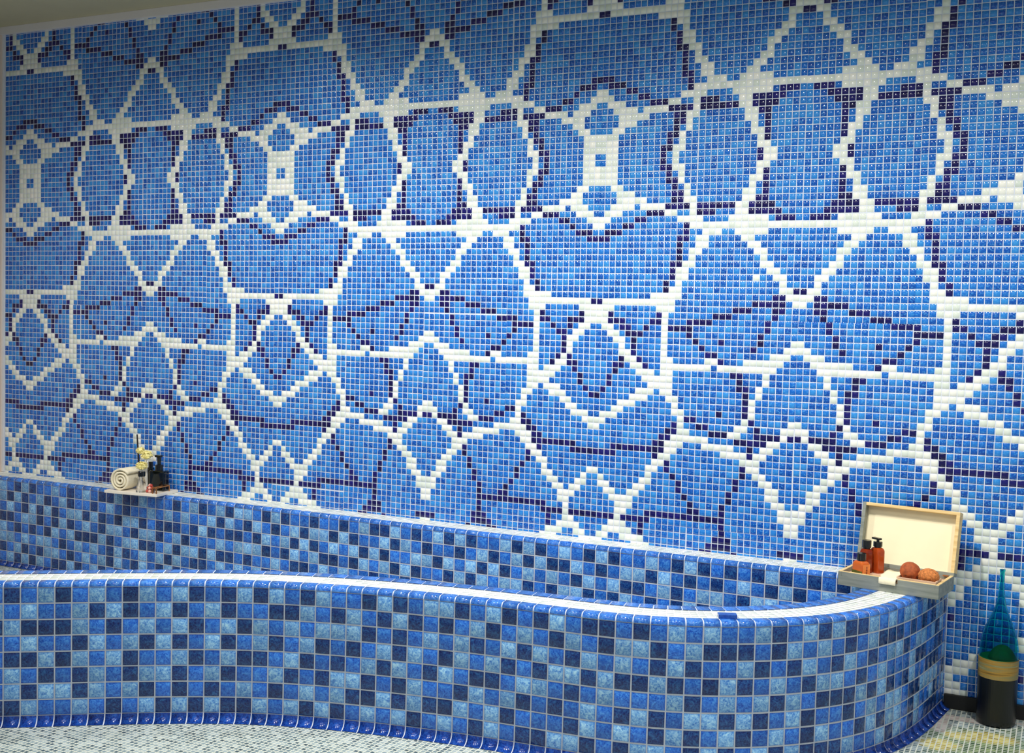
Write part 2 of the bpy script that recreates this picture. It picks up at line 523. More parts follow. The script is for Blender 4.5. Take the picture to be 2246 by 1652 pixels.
grey = ramp(nt, wn.outputs['Value'], [(0.0, srgb(66, 84, 92)), (0.35, srgb(112, 132, 138)), (0.7, srgb(150, 168, 172)), (1.0, srgb(190, 204, 204))])
cellv = node(nt, 'ShaderNodeVectorMath', operation='SCALE')
link(nt, fl.outputs[0], cellv.inputs[0])
cellv.inputs['Scale'].default_value = pitch
def blob(cx_, cy_, rx, ry, soft=0.35):
    mp = node(nt, 'ShaderNodeMapping', vector_type='POINT')
    mp.inputs['Location'].default_value = (-cx_ / rx, -cy_ / ry, 0)
    mp.inputs['Scale'].default_value = (1 / rx, 1 / ry, 0)
    link(nt, cellv.outputs[0], mp.inputs[0])
    ln = node(nt, 'ShaderNodeVectorMath', operation='LENGTH')
    link(nt, mp.outputs[0], ln.inputs[0])
    nn = node(nt, 'ShaderNodeTexNoise')
    nn.inputs['Scale'].default_value = 9
    link(nt, cellv.outputs[0], nn.inputs['Vector'])
    vv = math_n(nt, 'ADD', ln.outputs['Value'], math_n(nt, 'MULTIPLY', math_n(nt, 'SUBTRACT', nn.outputs[0], 0.5), 0.9))
    vv = math_n(nt, 'ADD', vv, math_n(nt, 'MULTIPLY', math_n(nt, 'SUBTRACT', wn.outputs['Value'], 0.5), 0.25))
    return ramp(nt, vv, [(1 - soft, (1, 1, 1)), (1, (0, 0, 0))])
green = ramp(nt, wn.outputs['Value'], [(0.0, srgb(66, 92, 58)), (0.6, srgb(112, 138, 88)), (1.0, srgb(150, 172, 110))])
yellow = ramp(nt, wn.outputs['Value'], [(0.0, srgb(168, 150, 60)), (0.6, srgb(216, 200, 96)), (1.0, srgb(236, 226, 140))])
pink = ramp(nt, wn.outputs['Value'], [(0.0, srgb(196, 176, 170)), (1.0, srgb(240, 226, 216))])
def P2(u, z):
    return (u * S, z * S)
c = grey
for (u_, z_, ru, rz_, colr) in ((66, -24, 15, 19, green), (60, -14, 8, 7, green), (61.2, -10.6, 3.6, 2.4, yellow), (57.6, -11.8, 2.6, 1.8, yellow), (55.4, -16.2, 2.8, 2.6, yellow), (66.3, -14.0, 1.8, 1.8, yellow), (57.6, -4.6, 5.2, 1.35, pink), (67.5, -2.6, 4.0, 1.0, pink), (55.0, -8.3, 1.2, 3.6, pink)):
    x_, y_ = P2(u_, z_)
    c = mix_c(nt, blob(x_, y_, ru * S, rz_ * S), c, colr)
final = mix_c(nt, joint, c, srgb(226, 230, 214))
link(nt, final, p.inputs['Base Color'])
p.inputs['Roughness'].default_value = 0.3
bmp = node(nt, 'ShaderNodeBump')
bmp.inputs['Strength'].default_value = 0.5
bmp.inputs['Distance'].default_value = 0.0012
link(nt, math_n(nt, 'SUBTRACT', 1.0, joint), bmp.inputs['Height'])
link(nt, bmp.outputs[0], p.inputs['Normal'])
M['floor'] = m
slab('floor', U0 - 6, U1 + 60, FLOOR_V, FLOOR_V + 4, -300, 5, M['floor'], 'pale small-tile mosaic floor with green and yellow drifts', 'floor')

# ------------------------------------------------------------------ curved bathing pool
tub = empty('bathing_pool', W(0, FLOOR_V, -25), 'curved built-in bathing pool clad in mixed blue tiles with a white-topped rim', 'bathtub')
TO = tub.location.copy()
PT = 2.095
CURVE = [(-135.15, -84.0), (-122.0, -92.0), (-104.0, -96.5), (-88.0, -93.0), (-76.0, -86.5), (-66.0, -79.5), (-62.26, -76.6), (-58.4, -73.87), (-54.42, -71.31), (-50.47, -68.7), (-46.62, -65.95), (-42.76, -63.22), (-38.81, -60.6), (-34.81, -58.08), (-30.74, -55.66), (-26.54, -53.49), (-21.8, -51.56), (-17.28, -50.13), (-12.7, -48.94), (-8.09, -47.89), (-3.45, -46.97), (1.22, -46.2), (5.91, -45.62), (10.63, -45.24), (15.35, -44.99), (20.07, -44.59), (24.72, -43.73), (29.58, -42.12), (33.81, -40.01), (37.77, -37.43), (41.42, -34.42), (44.67, -30.98), (47.41, -27.13), (49.58, -22.93), (51.21, -18.49), (52.42, -13.92), (53.33, -9.27), (54.02, -4.59), (54.7, -0.12)]
K0 = 5          # index of the point where arc length 0 is counted
def smooth_curve(P, n=1600, sig=3.5):
    P = np.array(P, float)
    s = np.r_[0, np.cumsum(np.linalg.norm(np.diff(P, axis=0), axis=1))]
    off = s[K0]
    tt = np.linspace(0, s[-1], n)
    D = np.c_[np.interp(tt, s, P[:, 0]), np.interp(tt, s, P[:, 1])]
    w = sig / (s[-1] / n)
    k = np.arange(-int(3 * w), int(3 * w) + 1)
    g = np.exp(-k ** 2 / 2 / w ** 2)
    g /= g.sum()
    h = len(k) // 2
    E = np.vstack([2 * D[0] - D[h:0:-1], D, 2 * D[-1] - D[-2:-h - 2:-1]])
    F = np.c_[np.convolve(E[:, 0], g, 'valid'), np.convolve(E[:, 1], g, 'valid')]
    s2 = np.r_[0, np.cumsum(np.linalg.norm(np.diff(F, axis=0), axis=1))]
    return F, s2, off
CF, CS, COFF = smooth_curve(CURVE)
S_START = 16.65 + COFF - 0.45
def cpos(s, off):
    """point on the plan curve at arc length s, moved by off along the outward normal"""
    s = np.asarray(s, float)
    u, z = np.interp(s, CS, CF[:, 0]), np.interp(s, CS, CF[:, 1])
    e = 0.35
    tu = np.interp(s + e, CS, CF[:, 0]) - np.interp(s - e, CS, CF[:, 0])
    tz = np.interp(s + e, CS, CF[:, 1]) - np.interp(s - e, CS, CF[:, 1])
    L = np.hypot(tu, tz)
    tu, tz = tu / L, tz / L
    return u + tz * off, z - tu * off        # outward = towards the room
RIM_V, FACE_V, RR_ = 83.95, 84.5, 0.55
ROWS = 8
BOT_V = FACE_V + ROWS * PT
SMAX = CS[-1]
def P3(s, off, v):
    u, z = cpos(s, off)
    return WN(u, v, z) - np.array(TO)
KMIN = int(math.floor((0 - S_START) / PT)) + 1
KMAX = int(math.ceil((SMAX - S_START) / PT))
FRONT = [p1 + p2[1:] + p3[2:] + p4[2:] + p5[1:] for p1, p2, p3, p4, p5 in zip(
    ["DMLDMLMDLMLD","MLMMLDLDMLDM","LDDDLMDMLMLD","MLMMDLMLDLDM","DDLDLMLDMMLD","LMDMDLMDLLDM","LDLLDLMLDMDM","DLMMLMDMLDLD"],
    ["DMDLDLMDLMMDL","MLDMMDDLMDLMD","DMLDLMLMLLLDM","MLDMLDMLDMDML","DMLDDMLDMDMLD","MLDMMLDMDLLDM","MDMLMDMLMLDDL","DLDDLMLDLDMLM"],
    ["DLDMLLDMLDMDLM","MDLDMDMLDMLMDL","DMDMLMLDMLDLMD","MLDLMDLMLDMDLL","LDLMDLMDDMLLMD","DMDLMMDLMLDMDM","DLDLDDLMLDMMMD","LMLDMLMDLMDDLL"],
    ["LMDDMDMLMLMM","DLMDLLDMLDDD","MDLMLMDLDMML","LLDLDDLDMDLD","MDMLMMMLDMLM","DMLMDLDMLLDL","MDLMLMDLDMLD","LLDMDLLMDLDM"],
    ["MLDMLDLDDLMLMLLM","DMDLMLMDMLDDDMDM","LDMDLMDLMDMLLDML","DMLMDLLMDMLMMMLD","MLDLMDDDLDLDMDLM","LDMLDMMDMLMLLMDD","DMLMDLMMDLDLLMDL","LLDLDDDLMMLDLMDL"])]
rr = random.Random(11)
def mix_cell(i, j, table, k0):
    if 0 <= j < len(table) and 0 <= i - k0 < len(table[j]) and table[j][i - k0] != '?':
        return table[j][i - k0]
    return rr.choice('LMDMLD')
MI = {'L': 0, 'M': 1, 'D': 2}
GAP, BEV, HT = 0.085 * S, 0.10 * S, 0.0018
big = [M['b_light'], M['b_mid'], M['b_dark'], M['grout_grey']]

def ribbon(T, sA, sB, prof, mi, rn, inset=True, h=HT, gap=GAP, seg=1, fixed=False):
    """one tile bent over the profile [(off, v)...] between arc lengths sA and sB"""
    n = len(prof)
    nv = []
    pr = np.array(prof, float)
    for i in range(n):
        d = pr[min(i + 1, n - 1)] - pr[max(i - 1, 0)]
        d /= np.linalg.norm(d)
        nv.append((-d[1], d[0]))           # normal in (off, v): rotated
    nv = np.array(nv) * (h / S)
    V, ring = [], []
    ss = np.linspace(sA + gap / S, sB - gap / S, seg + 1)
    for s_ in ss:
        V.append(np.array([P3(s_, a + x, b + y) for (a, b), (x, y) in zip(prof, nv)]))
    base0 = np.array([P3(ss[0], a, b) for a, b in prof])
    base1 = np.array([P3(ss[-1], a, b) for a, b in prof])
    V = [base0] + V + [base1]
    F = []
    for k in range(len(V) - 1):
        for i in range(n - 1):
            F.append([k * n + i, (k + 1) * n + i, (k + 1) * n + i + 1, k * n + i + 1])
    T.raw(np.vstack(V), F, mi, rn)

def arc(cx_, cv_, r, a0, a1, n=5):
    return [(cx_ + r * math.cos(math.radians(a)), cv_ - r * math.sin(math.radians(a))) for a in np.linspace(a0, a1, n)]
ks = [k for k in range(KMIN - 1, KMAX) if True]
def seg_of(k):
    return max(0.0, S_START + k * PT), min(SMAX, S_START + (k + 1) * PT)

# outer wall: eight rows of large tiles
T = Tiles()
Ps, ms = [], []
for k in ks:
    a, b = seg_of(k)
    if b - a < 0.5: continue
    for j in range(ROWS):
        v0, v1 = FACE_V + j * PT, FACE_V + (j + 1) * PT
        Ps.append([P3(a, 0, v1), P3(b, 0, v1), P3(b, 0, v0), P3(a, 0, v0)])
        ms.append(MI[mix_cell(k, j, FRONT, 0)])
T.quads(np.array(Ps), np.array(ms), GAP, BEV, HT, jit=0.0003)
ss = np.linspace(0, SMAX, 320)
def sheet(T, prof, mi, inner=False):
    A = np.array([[P3(s_, a, b) for a, b in prof] for s_ in ss])
    n = len(prof)
    F = []
    for i in range(len(ss) - 1):
        for q in range(n - 1):
            f = [i * n + q, (i + 1) * n + q, (i + 1) * n + q + 1, i * n + q + 1]
            F.append(f)
    T.raw(A.reshape(-1, 3), F, mi)
sheet(T, [(0, FLOOR_V), (0, FACE_V)], 3)
outer = T.build('outer_wall', big, tub)

# rounded foot tiles where the pool meets the floor
T = Tiles()
cr = FLOOR_V - BOT_V
cove = [(x, v) for x, v in [(cr * (1 - math.cos(math.radians(a))), FLOOR_V - cr * (1 - math.sin(math.radians(a)))) for a in np.linspace(90, 0, 6)]]
cove = [(cr * (1 - math.cos(math.radians(a))), BOT_V + cr * math.sin(math.radians(a))) for a in np.linspace(0, 90, 6)]
cove = cove[::-1]
for k in ks:
    a, b = seg_of(k)
    if b - a < 0.5: continue
    ribbon(T, a, b, [(o_ + 0.02, v_) for o_, v_ in cove], 0, rr.random())
sheet(T, cove, 1)
T.build('foot_tile_border', [M['b_cove'], M['grout']], tub, smooth=False)

# rim: outer bullnose, four rows of small white tiles, inner bullnose
WHITE0, WHITE1 = -1.5, -5.1
INN = -7.6
T = Tiles()
outer_b = [(0, FACE_V)] + arc(-RR_, RIM_V + RR_, RR_, 8, 90, 6) + [(WHITE0 + 0.08, RIM_V)]
inner_b = [(WHITE1 - 0.08, RIM_V)] + arc(INN + RR_, RIM_V + RR_, RR_, 90, 172, 6) + [(INN, FACE_V)]
for k in ks:
    a, b = seg_of(k)
    if b - a < 0.5: continue
    ribbon(T, a, b, outer_b, 0, rr.random(), seg=2)
    ribbon(T, a, b, inner_b, 0, rr.random(), seg=2)
wp = 1.0475
Ps = []
for k in range(int(SMAX / wp)):
    a, b = k * wp, (k + 1) * wp
    for j in range(4):
        o0 = WHITE0 + (WHITE1 - WHITE0) * j / 4
        o1 = WHITE0 + (WHITE1 - WHITE0) * (j + 1) / 4
        Ps.append([P3(a, o0, RIM_V), P3(b, o0, RIM_V), P3(b, o1, RIM_V), P3(a, o1, RIM_V)])
T.quads(np.array(Ps), 1, 0.06 * S, 0.07 * S, 0.0014)
sheet(T, [(0, FACE_V)] + arc(-RR_, RIM_V + RR_, RR_, 8, 90, 6) + arc(INN + RR_, RIM_V + RR_, RR_, 90, 172, 6) + [(INN, FACE_V)], 2)
T.build('rim', [M['b_edge'], M['r_white'], M['grout']], tub)

# inner face of the curved wall
T = Tiles()
Ps, ms = [], []
for k in ks:
    a, b = seg_of(k)
    if b - a < 0.5: continue
    for j in range(ROWS):
        v0, v1 = FACE_V + j * PT, FACE_V + (j + 1) * PT
        Ps.append([P3(b, INN, v1), P3(a, INN, v1), P3(a, INN, v0), P3(b, INN, v0)])
        ms.append(MI[rr.choice('LMD')])
T.quads(np.array(Ps), np.array(ms), GAP, BEV, HT)
sheet(T, [(INN, FACE_V), (INN, FLOOR_V)], 3)
T.build('inner_wall', big, tub)

# straight ledge along the back wall
LED_V, LF_V, LZ = 84.0, 84.62, -5.3
LP = 2.105
LU = lambda k: float(np.interp(k, [-66, -61, -43, 0, 9, 24], [-136.2, -125.7, -87.5, 3.15, 21.75, 52.6]))
def L3(u, z, v):
    return WN(u, v, z) - np.array(TO)
BACK = {}
def put(row, k0, s_):
    for i, ch in enumerate(s_):
        BACK[(k0 + i, row)] = ch
for row, parts_ in enumerate((
    ["MDLDMMLMDMLMDDLDDLM","MMDMLDMLDLLMDLDM","MDMMDMLDDLMDMLD","LDMMLDLDMLMDL","DMMLMDLDMDM","DLDMDMDLD"],
    ["DLDMLDMLDMMDMLMDMML","MLMLMMLDLMDLMDML","DLLDLDMMLDLMDMM","DMLDMLDLDDLMD","MLLDLMDMDML","MDLDMLMD"],
    ["LMDLDLDMLLDLDMDLLDM","DDDMDLDMDDMDLMLD","LDMLMLDLDMMLLDL","MLDLDMLMLMDLM","LDDMLDMLLMD","LLMLM"],
    ["DMLLDMDLDMLMDLLMDLL","DMLDMMMLMLLLDMDL","MLDDMDLMLDLDMMD","LDLMLLDMDLLDM","DLMDMDLDMDL","D"],
    ["MDMDMDLMLDDDLDMLLDD","MLDLLDLDDMDMMLMD","DMLMLMMDMMDMDLM"],
    ["LMLMLLMDMLMLMDLDMLM","LDLMDDMLMLMLDMD"], ["MLDMDLLMDMLMLDLMDLM","DLDMD"], ["LDLDLMDDLDMLDMD"])):
    s_ = ''.join(parts_)
    put(row, -62, s_)
T = Tiles()
Ps, ms = [], []
KR = range(-66, 26)
ULIM = 53.9
for k in KR:
    a, b = max(LU(k), U0 + 0.05), min(LU(k + 1), ULIM)
    if b - a < 0.4: continue
    for j in range(ROWS):
        v0, v1 = LF_V + j * LP, LF_V + (j + 1) * LP
        Ps.append([L3(a, LZ, v1), L3(b, LZ, v1), L3(b, LZ, v0), L3(a, LZ, v0)])
        ms.append(MI[BACK.get((k, j), rr.choice('LMD'))])
T.quads(np.array(Ps), np.array(ms), GAP, BEV, HT, jit=0.0003)
def strip(T, prof, mi):
    n = len(prof)
    V = [L3(U0 + 0.05, z, v) for z, v in prof] + [L3(ULIM, z, v) for z, v in prof]
    T.raw(np.array(V), [[i, n + i, n + i + 1, i + 1] for i in range(n - 1)], mi)
strip(T, [(LZ, FLOOR_V), (LZ, LF_V)], 3)
LB = LF_V + ROWS * LP
lc = FLOOR_V - 0.05 - LB
T.build('ledge_wall', big, tub)
def lribbon(T, a, b, prof, mi, rn, h=HT, gap=GAP):
    pr = np.array(prof, float)
    n = len(pr)
    nv = []
    for i in range(n):
        d = pr[min(i + 1, n - 1)] - pr[max(i - 1, 0)]
        d /= np.linalg.norm(d)
        nv.append((d[1], -d[0]))
    nv = np.array(nv) * (h / S)
    rows_ = []
    for u_, hh in ((a + gap / S, 0), (a + gap / S, 1), (b - gap / S, 1), (b - gap / S, 0)):
        rows_.append(np.array([L3(u_, z + x * hh, v + y * hh) for (z, v), (x, y) in zip(pr, nv)]))
    F = []
    for k in range(3):
        for i in range(n - 1):
            F.append([k * n + i, (k + 1) * n + i, (k + 1) * n + i + 1, k * n + i + 1])
    T.raw(np.vstack(rows_), F, mi, rn)
T = Tiles()
lr = LF_V - LED_V
bull = [(LZ, LF_V)] + [(LZ + lr - lr * math.cos(math.radians(a)), LF_V - lr * math.sin(math.radians(a))) for a in np.linspace(12, 90, 6)] + [(LZ + 0.72, LED_V)]
for k in KR:
    a, b = max(LU(k), U0 + 0.05), min(LU(k + 1), ULIM)
    if b - a < 0.4: continue
    lribbon(T, a, b, bull, 0, rr.random())
Ps = []
nw = int((ULIM - U0 - 0.05) / wp)
for k in range(nw):
    a, b = U0 + 0.05 + k * wp, U0 + 0.05 + (k + 1) * wp
    for j in range(4):
        z0, z1 = LZ + 0.78 + j * 1.1, LZ + 0.78 + (j + 1) * 1.1
        Ps.append([L3(a, z0, LED_V), L3(b, z0, LED_V), L3(b, z1, LED_V), L3(a, z1, LED_V)])
T.quads(np.array(Ps), 1, 0.06 * S, 0.07 * S, 0.0014)
strip(T, [(LZ, LF_V)] + bull[1:-1] + [(-0.1, LED_V)], 2)
T.build('ledge_top', [M['b_edge'], M['r_white'], M['grout']], tub)
# rounded foot and floor inside the pool
T = Tiles()
lcove = [(LZ - lc * (1 - math.cos(math.radians(a))), LB + lc * math.sin(math.radians(a))) for a in np.linspace(90, 0, 6)]
for k in KR:
    a, b = max(LU(k), U0 + 0.05), min(LU(k + 1), ULIM - 6)
    if b - a < 0.4: continue
    lribbon(T, a, b, lcove, 0, rr.random())
strip(T, lcove, 1)
T.build('inner_foot_tile_border', [M['b_cove'], M['grout']], tub)

# ------------------------------------------------------------------ materials of the small things
def wood(name, a, b, rough=0.55, scale=1.0, axis=0):
    m, nt, p = new_mat(name)
    tc = node(nt, 'ShaderNodeTexCoord')
    mp = node(nt, 'ShaderNodeMapping')
    sc_ = [18 * scale, 18 * scale, 18 * scale]
    sc_[axis] = 2.0 * scale
    mp.inputs['Scale'].default_value = sc_
    link(nt, tc.outputs['Object'], mp.inputs[0])
    nz = node(nt, 'ShaderNodeTexNoise')
    nz.inputs['Scale'].default_value = 4
    nz.inputs['Detail'].default_value = 5
    nz.inputs['Distortion'].default_value = 0.6
    link(nt, mp.outputs[0], nz.inputs['Vector'])
    link(nt, ramp(nt, nz.outputs[0], [(0.3, a), (0.7, b)]), p.inputs['Base Color'])
    p.inputs['Roughness'].default_value = rough
    return m
def glassy(name, col, rough=0.05, trans=1.0, ior=1.45, alpha=1.0):
    m, nt, p = new_mat(name)
    p.inputs['Base Color'].default_value = (*col, 1)
    p.inputs['Roughness'].default_value = rough
    p.inputs['Transmission Weight'].default_value = trans
    p.inputs['IOR'].default_value = ior
    return m
M['w_grey'] = wood('grey_stained_wood', srgb(118, 126, 118), srgb(148, 152, 142))
M['w_raw'] = wood('raw_pine', srgb(214, 176, 112), srgb(244, 218, 158))
M['w_pink'] = wood('pinkish_pine', srgb(206, 164, 134), srgb(234, 202, 172))
M['lining'] = plain('cream_lining', srgb(250, 240, 204), 0.8, var=0.03, bscale=14)
M['cloth'] = plain('cream_cloth', srgb(250, 240, 206), 0.95, var=0.06, bscale=120, bump=0.5)
M['towel'] = plain('towel_terry', srgb(250, 238, 210), 1.0, var=0.10, bscale=260, bump=0.8)
M['amber'] = glassy('amber_liquid_bottle', srgb(236, 120, 50), 0.08, 0.35)
M['amber_dark'] = glassy('dark_amber_bottle', srgb(150, 52, 24), 0.06, 0.3)
M['amber_mid'] = glassy('orange_brown_bottle', srgb(196, 82, 34), 0.06, 0.3)
M['cap'] = plain('black_plastic', (0.006, 0.007, 0.006), 0.25, var=0.1, coat=0.4)
M['label_green'] = plain('olive_label', srgb(84, 88, 34), 0.5, var=0.2, bscale=80)
M['label_orange'] = plain('orange_label', srgb(244, 140, 66), 0.5, var=0.1, bscale=80)
M['print'] = plain('label_print', srgb(120, 36, 16), 0.5)
M['coconut'] = plain('coconut_shell', srgb(168, 82, 38), 0.75, var=0.35, bscale=70, bump=0.9)
M['fibre'] = plain('coconut_fibre', srgb(196, 120, 62), 0.9, var=0.45, bscale=160, bump=1.0)
M['spike'] = plain('dark_fibre', srgb(52, 24, 12), 0.9, var=0.2)
M['teal_glass'] = glassy('teal_glass', srgb(60, 206, 214), 0.03, 1.0, 1.18)
M['filling'] = plain('black_filling', (0.0015, 0.0022, 0.0012), 0.35, var=0.2)
M['moss'] = plain('green_mound', srgb(16, 84, 22), 0.7, var=0.3, bscale=90, bump=0.5)
m, nt, p = new_mat('layered_sand')
tc = node(nt, 'ShaderNodeTexCoord')
mp = node(nt, 'ShaderNodeMapping')
mp.inputs['Scale'].default_value = (3, 3, 70)
link(nt, tc.outputs['Object'], mp.inputs[0])
nz = node(nt, 'ShaderNodeTexNoise')
nz.inputs['Scale'].default_value = 1.6
nz.inputs['Detail'].default_value = 3
link(nt, mp.outputs[0], nz.inputs['Vector'])
link(nt, ramp(nt, nz.outputs[0], [(0.32, srgb(60, 48, 16)), (0.46, srgb(168, 130, 50)), (0.6, srgb(122, 124, 84)), (0.72, srgb(186, 176, 120))]), p.inputs['Base Color'])
p.inputs['Roughness'].default_value = 0.6
M['sand'] = m
M['marble'] = plain('white_marble', srgb(246, 238, 224), 0.3, var=0.04, bscale=12)
M['pompom'] = plain('cream_petals', srgb(250, 236, 160), 0.9, var=0.10, bscale=300, bump=0.6)
M['black_bottle'] = plain('black_glass', (0.004, 0.006, 0.005), 0.12, var=0.1, coat=0.6)
M['clear'] = glassy('clear_glass', (0.97, 0.96, 0.95), 0.02, 1.0, 1.45)
M['bead_red'] = plain('red_bead', srgb(178, 58, 44), 0.2, var=0.2, coat=0.5)
M['bead_pink'] = plain('pink_bead', srgb(240, 176, 160), 0.2, var=0.2, coat=0.5)
M['bead_brown'] = plain('brown_bead', srgb(84, 34, 26), 0.2, var=0.2, coat=0.5)
M['copper'] = plain('copper_metal', srgb(208, 138, 76), 0.25, metal=0.9, var=0.1)
M['white_plastic'] = plain('white_ceramic', srgb(240, 238, 228), 0.35, var=0.03)
M['reed'] = plain('dark_reed', srgb(24, 18, 22), 0.7, var=0.2)

# ------------------------------------------------------------------ wooden box standing open on rim and ledge
box = empty('wooden_box', W(48.87, 83.9, -9.72), 'open grey wooden box with cream lined lid standing on the pool rim by the wall', 'box', math.radians(-9.1))
bw, bd, bh, th = 13.4 * S / 2, 7.7 * S, 1.85 * S, 0.48 * S
# local frame: x along the front edge, y towards the wall, origin at the middle of the bottom
def part(name, parts, mat, parent, bevel=0.0012):
    bm = bmesh.new()
    for d in parts:
        add_box(bm, *d, bevel=bevel)
    return bm_obj(name, bm, mat, parent)
y0, y1 = -bd / 2, bd / 2
inner_floor = bh - 0.62 * S
body = part('box_body', [(-bw, bw, y0, y1, 0, inner_floor),
                  (-bw, -bw + th, y0, y1, inner_floor - 0.0005, bh), (bw - th, bw, y0, y1, inner_floor - 0.0005, bh),
                  (-bw + th, bw - th, y1 - th, y1, inner_floor - 0.0005, bh),
                  (-bw + th, -1.05 * S, y0, y0 + th, inner_floor - 0.0005, bh), (1.35 * S, bw - th, y0, y0 + th, inner_floor - 0.0005, bh)], M['w_grey'], box)
part('edge_band', [(-bw + 0.001, -bw + th - 0.001, y0 + 0.001, y1 - 0.001, bh - 0.0005, bh + 0.0012), (bw - th + 0.001, bw - 0.001, y0 + 0.001, y1 - 0.001, bh - 0.0005, bh + 0.0012),
                   (-bw + th, -1.1 * S, y0 + 0.001, y0 + th - 0.001, bh - 0.0005, bh + 0.0012), (1.4 * S, bw - th, y0 + 0.001, y0 + th - 0.001, bh - 0.0005, bh + 0.0012)], M['w_raw'], box, 0.0004)
part('box_lining', [(-bw + th, bw - th, y0 + th, y1 - th, inner_floor, inner_floor + 0.0015)], M['w_pink'], box, 0)
# lid hinged at the back edge, leaning back
LH, LD = 8.75 * S, 1.7 * S
def lid_parts():
    mt = Matrix.Translation((0, y1 - 0.25 * S, bh)) @ Matrix.Rotation(math.radians(-14), 4, 'X')
    bm = bmesh.new()
    for d in ((-bw, bw, 0, LD, 0.0, th * 0.9), (-bw, -bw + th, 0, LD, th * 0.9, LH), (-bw + th, bw - th, LD - 0.28 * S, LD, th * 0.9, LH - th * 0.9)):
        add_box(bm, *d, bevel=0.0012, mtx=mt)
    l = bm_obj('lid', bm, M['w_grey'], box)
    bm = bmesh.new()
    for d in ((-bw + th, bw, 0, LD, LH - th * 0.9, LH), (bw - th, bw, 0, LD, th * 0.9, LH - th * 0.9)):
        add_box(bm, *d, bevel=0.0012, mtx=mt)
    e = bm_obj('lid_edge', bm, M['w_raw'], l)
    tag(e, 'raw yellow pine edge of the lid')
    bm = bmesh.new()
    add_box(bm, -bw + th, bw - th, LD - 0.34 * S, LD - 0.28 * S, th * 0.9, LH - th * 0.9, mtx=mt)
    e = bm_obj('lid_lining', bm, M['lining'], l)
    tag(e, 'cream lining inside the lid')
    bm = bmesh.new()
    add_box(bm, -0.7 * S, 0.7 * S, LD * 0.3, LD * 0.75, LH, LH + 0.14 * S, bevel=0.0008, mtx=mt)
    bm_obj('clasp', bm, M['spike'], l)
lid_parts()
def hinges():
    for sx in (-1, 1):
        bm = bmesh.new()
        add_box(bm, sx * bw * 0.86 - 0.35 * S, sx * bw * 0.86 + 0.35 * S, y1 - th - 0.5 * S, y1 - th, bh, bh + 0.1 * S, bevel=0.0005)
        bm_obj('hinge', bm, M['copper'], box)
hinges()
BOXM = box.matrix_basis.copy()
BOXM = Matrix.Translation(box.location) @ Matrix.Rotation(math.radians(-9.1), 4, 'Z')
def inbox(x, y, h=0.0):
    """world point from box coordinates in mosaic units, standing on the inner floor"""
    return BOXM @ Vector((x * S, y * S, inner_floor + 0.0016 + h * S))
BR = math.radians(-9.1)

# ---- bottles in the box
def rbody(bm, w, d, h, z0, shoulder, r):
    """flat bottle body with rounded corners and shoulders"""
    def ring(w_, d_, rr_, z):
        out = []
        for cx_, cy_, a0 in ((w_ / 2 - rr_, d_ / 2 - rr_, 0), (-w_ / 2 + rr_, d_ / 2 - rr_, 90), (-w_ / 2 + rr_, -d_ / 2 + rr_, 180), (w_ / 2 - rr_, -d_ / 2 + rr_, 270)):
            for a in np.linspace(a0, a0 + 90, 5):
                out.append(bm.verts.new((cx_ + rr_ * math.cos(math.radians(a)), cy_ + rr_ * math.sin(math.radians(a)), z)))
        return out
    R_ = [ring(w * 0.94, d * 0.94, r * 0.9, z0), ring(w, d, r, z0 + 0.05 * h)]
    R_.append(ring(w, d, r, z0 + h - shoulder))
    for a in (25, 50, 72, 90):
        c_, s_ = math.cos(math.radians(a)), math.sin(math.radians(a))
        ww = max(w * 0.42, w - 2 * shoulder * (1 - c_)) if w > 2 * shoulder else w * (0.45 + 0.55 * c_)
        dd = max(d * 0.5, d - 2 * shoulder * 0.6 * (1 - c_))
        R_.append(ring(ww, dd, min(r, dd / 2.1), z0 + h - shoulder + shoulder * s_))
    for A, B in zip(R_, R_[1:]):
        for k in range(len(A)):
            bm.faces.new((A[k], A[(k + 1) % len(A)], B[(k + 1) % len(B)], B[k]))
    bm.faces.new(R_[0][::-1])
    bm.faces.new(R_[-1])
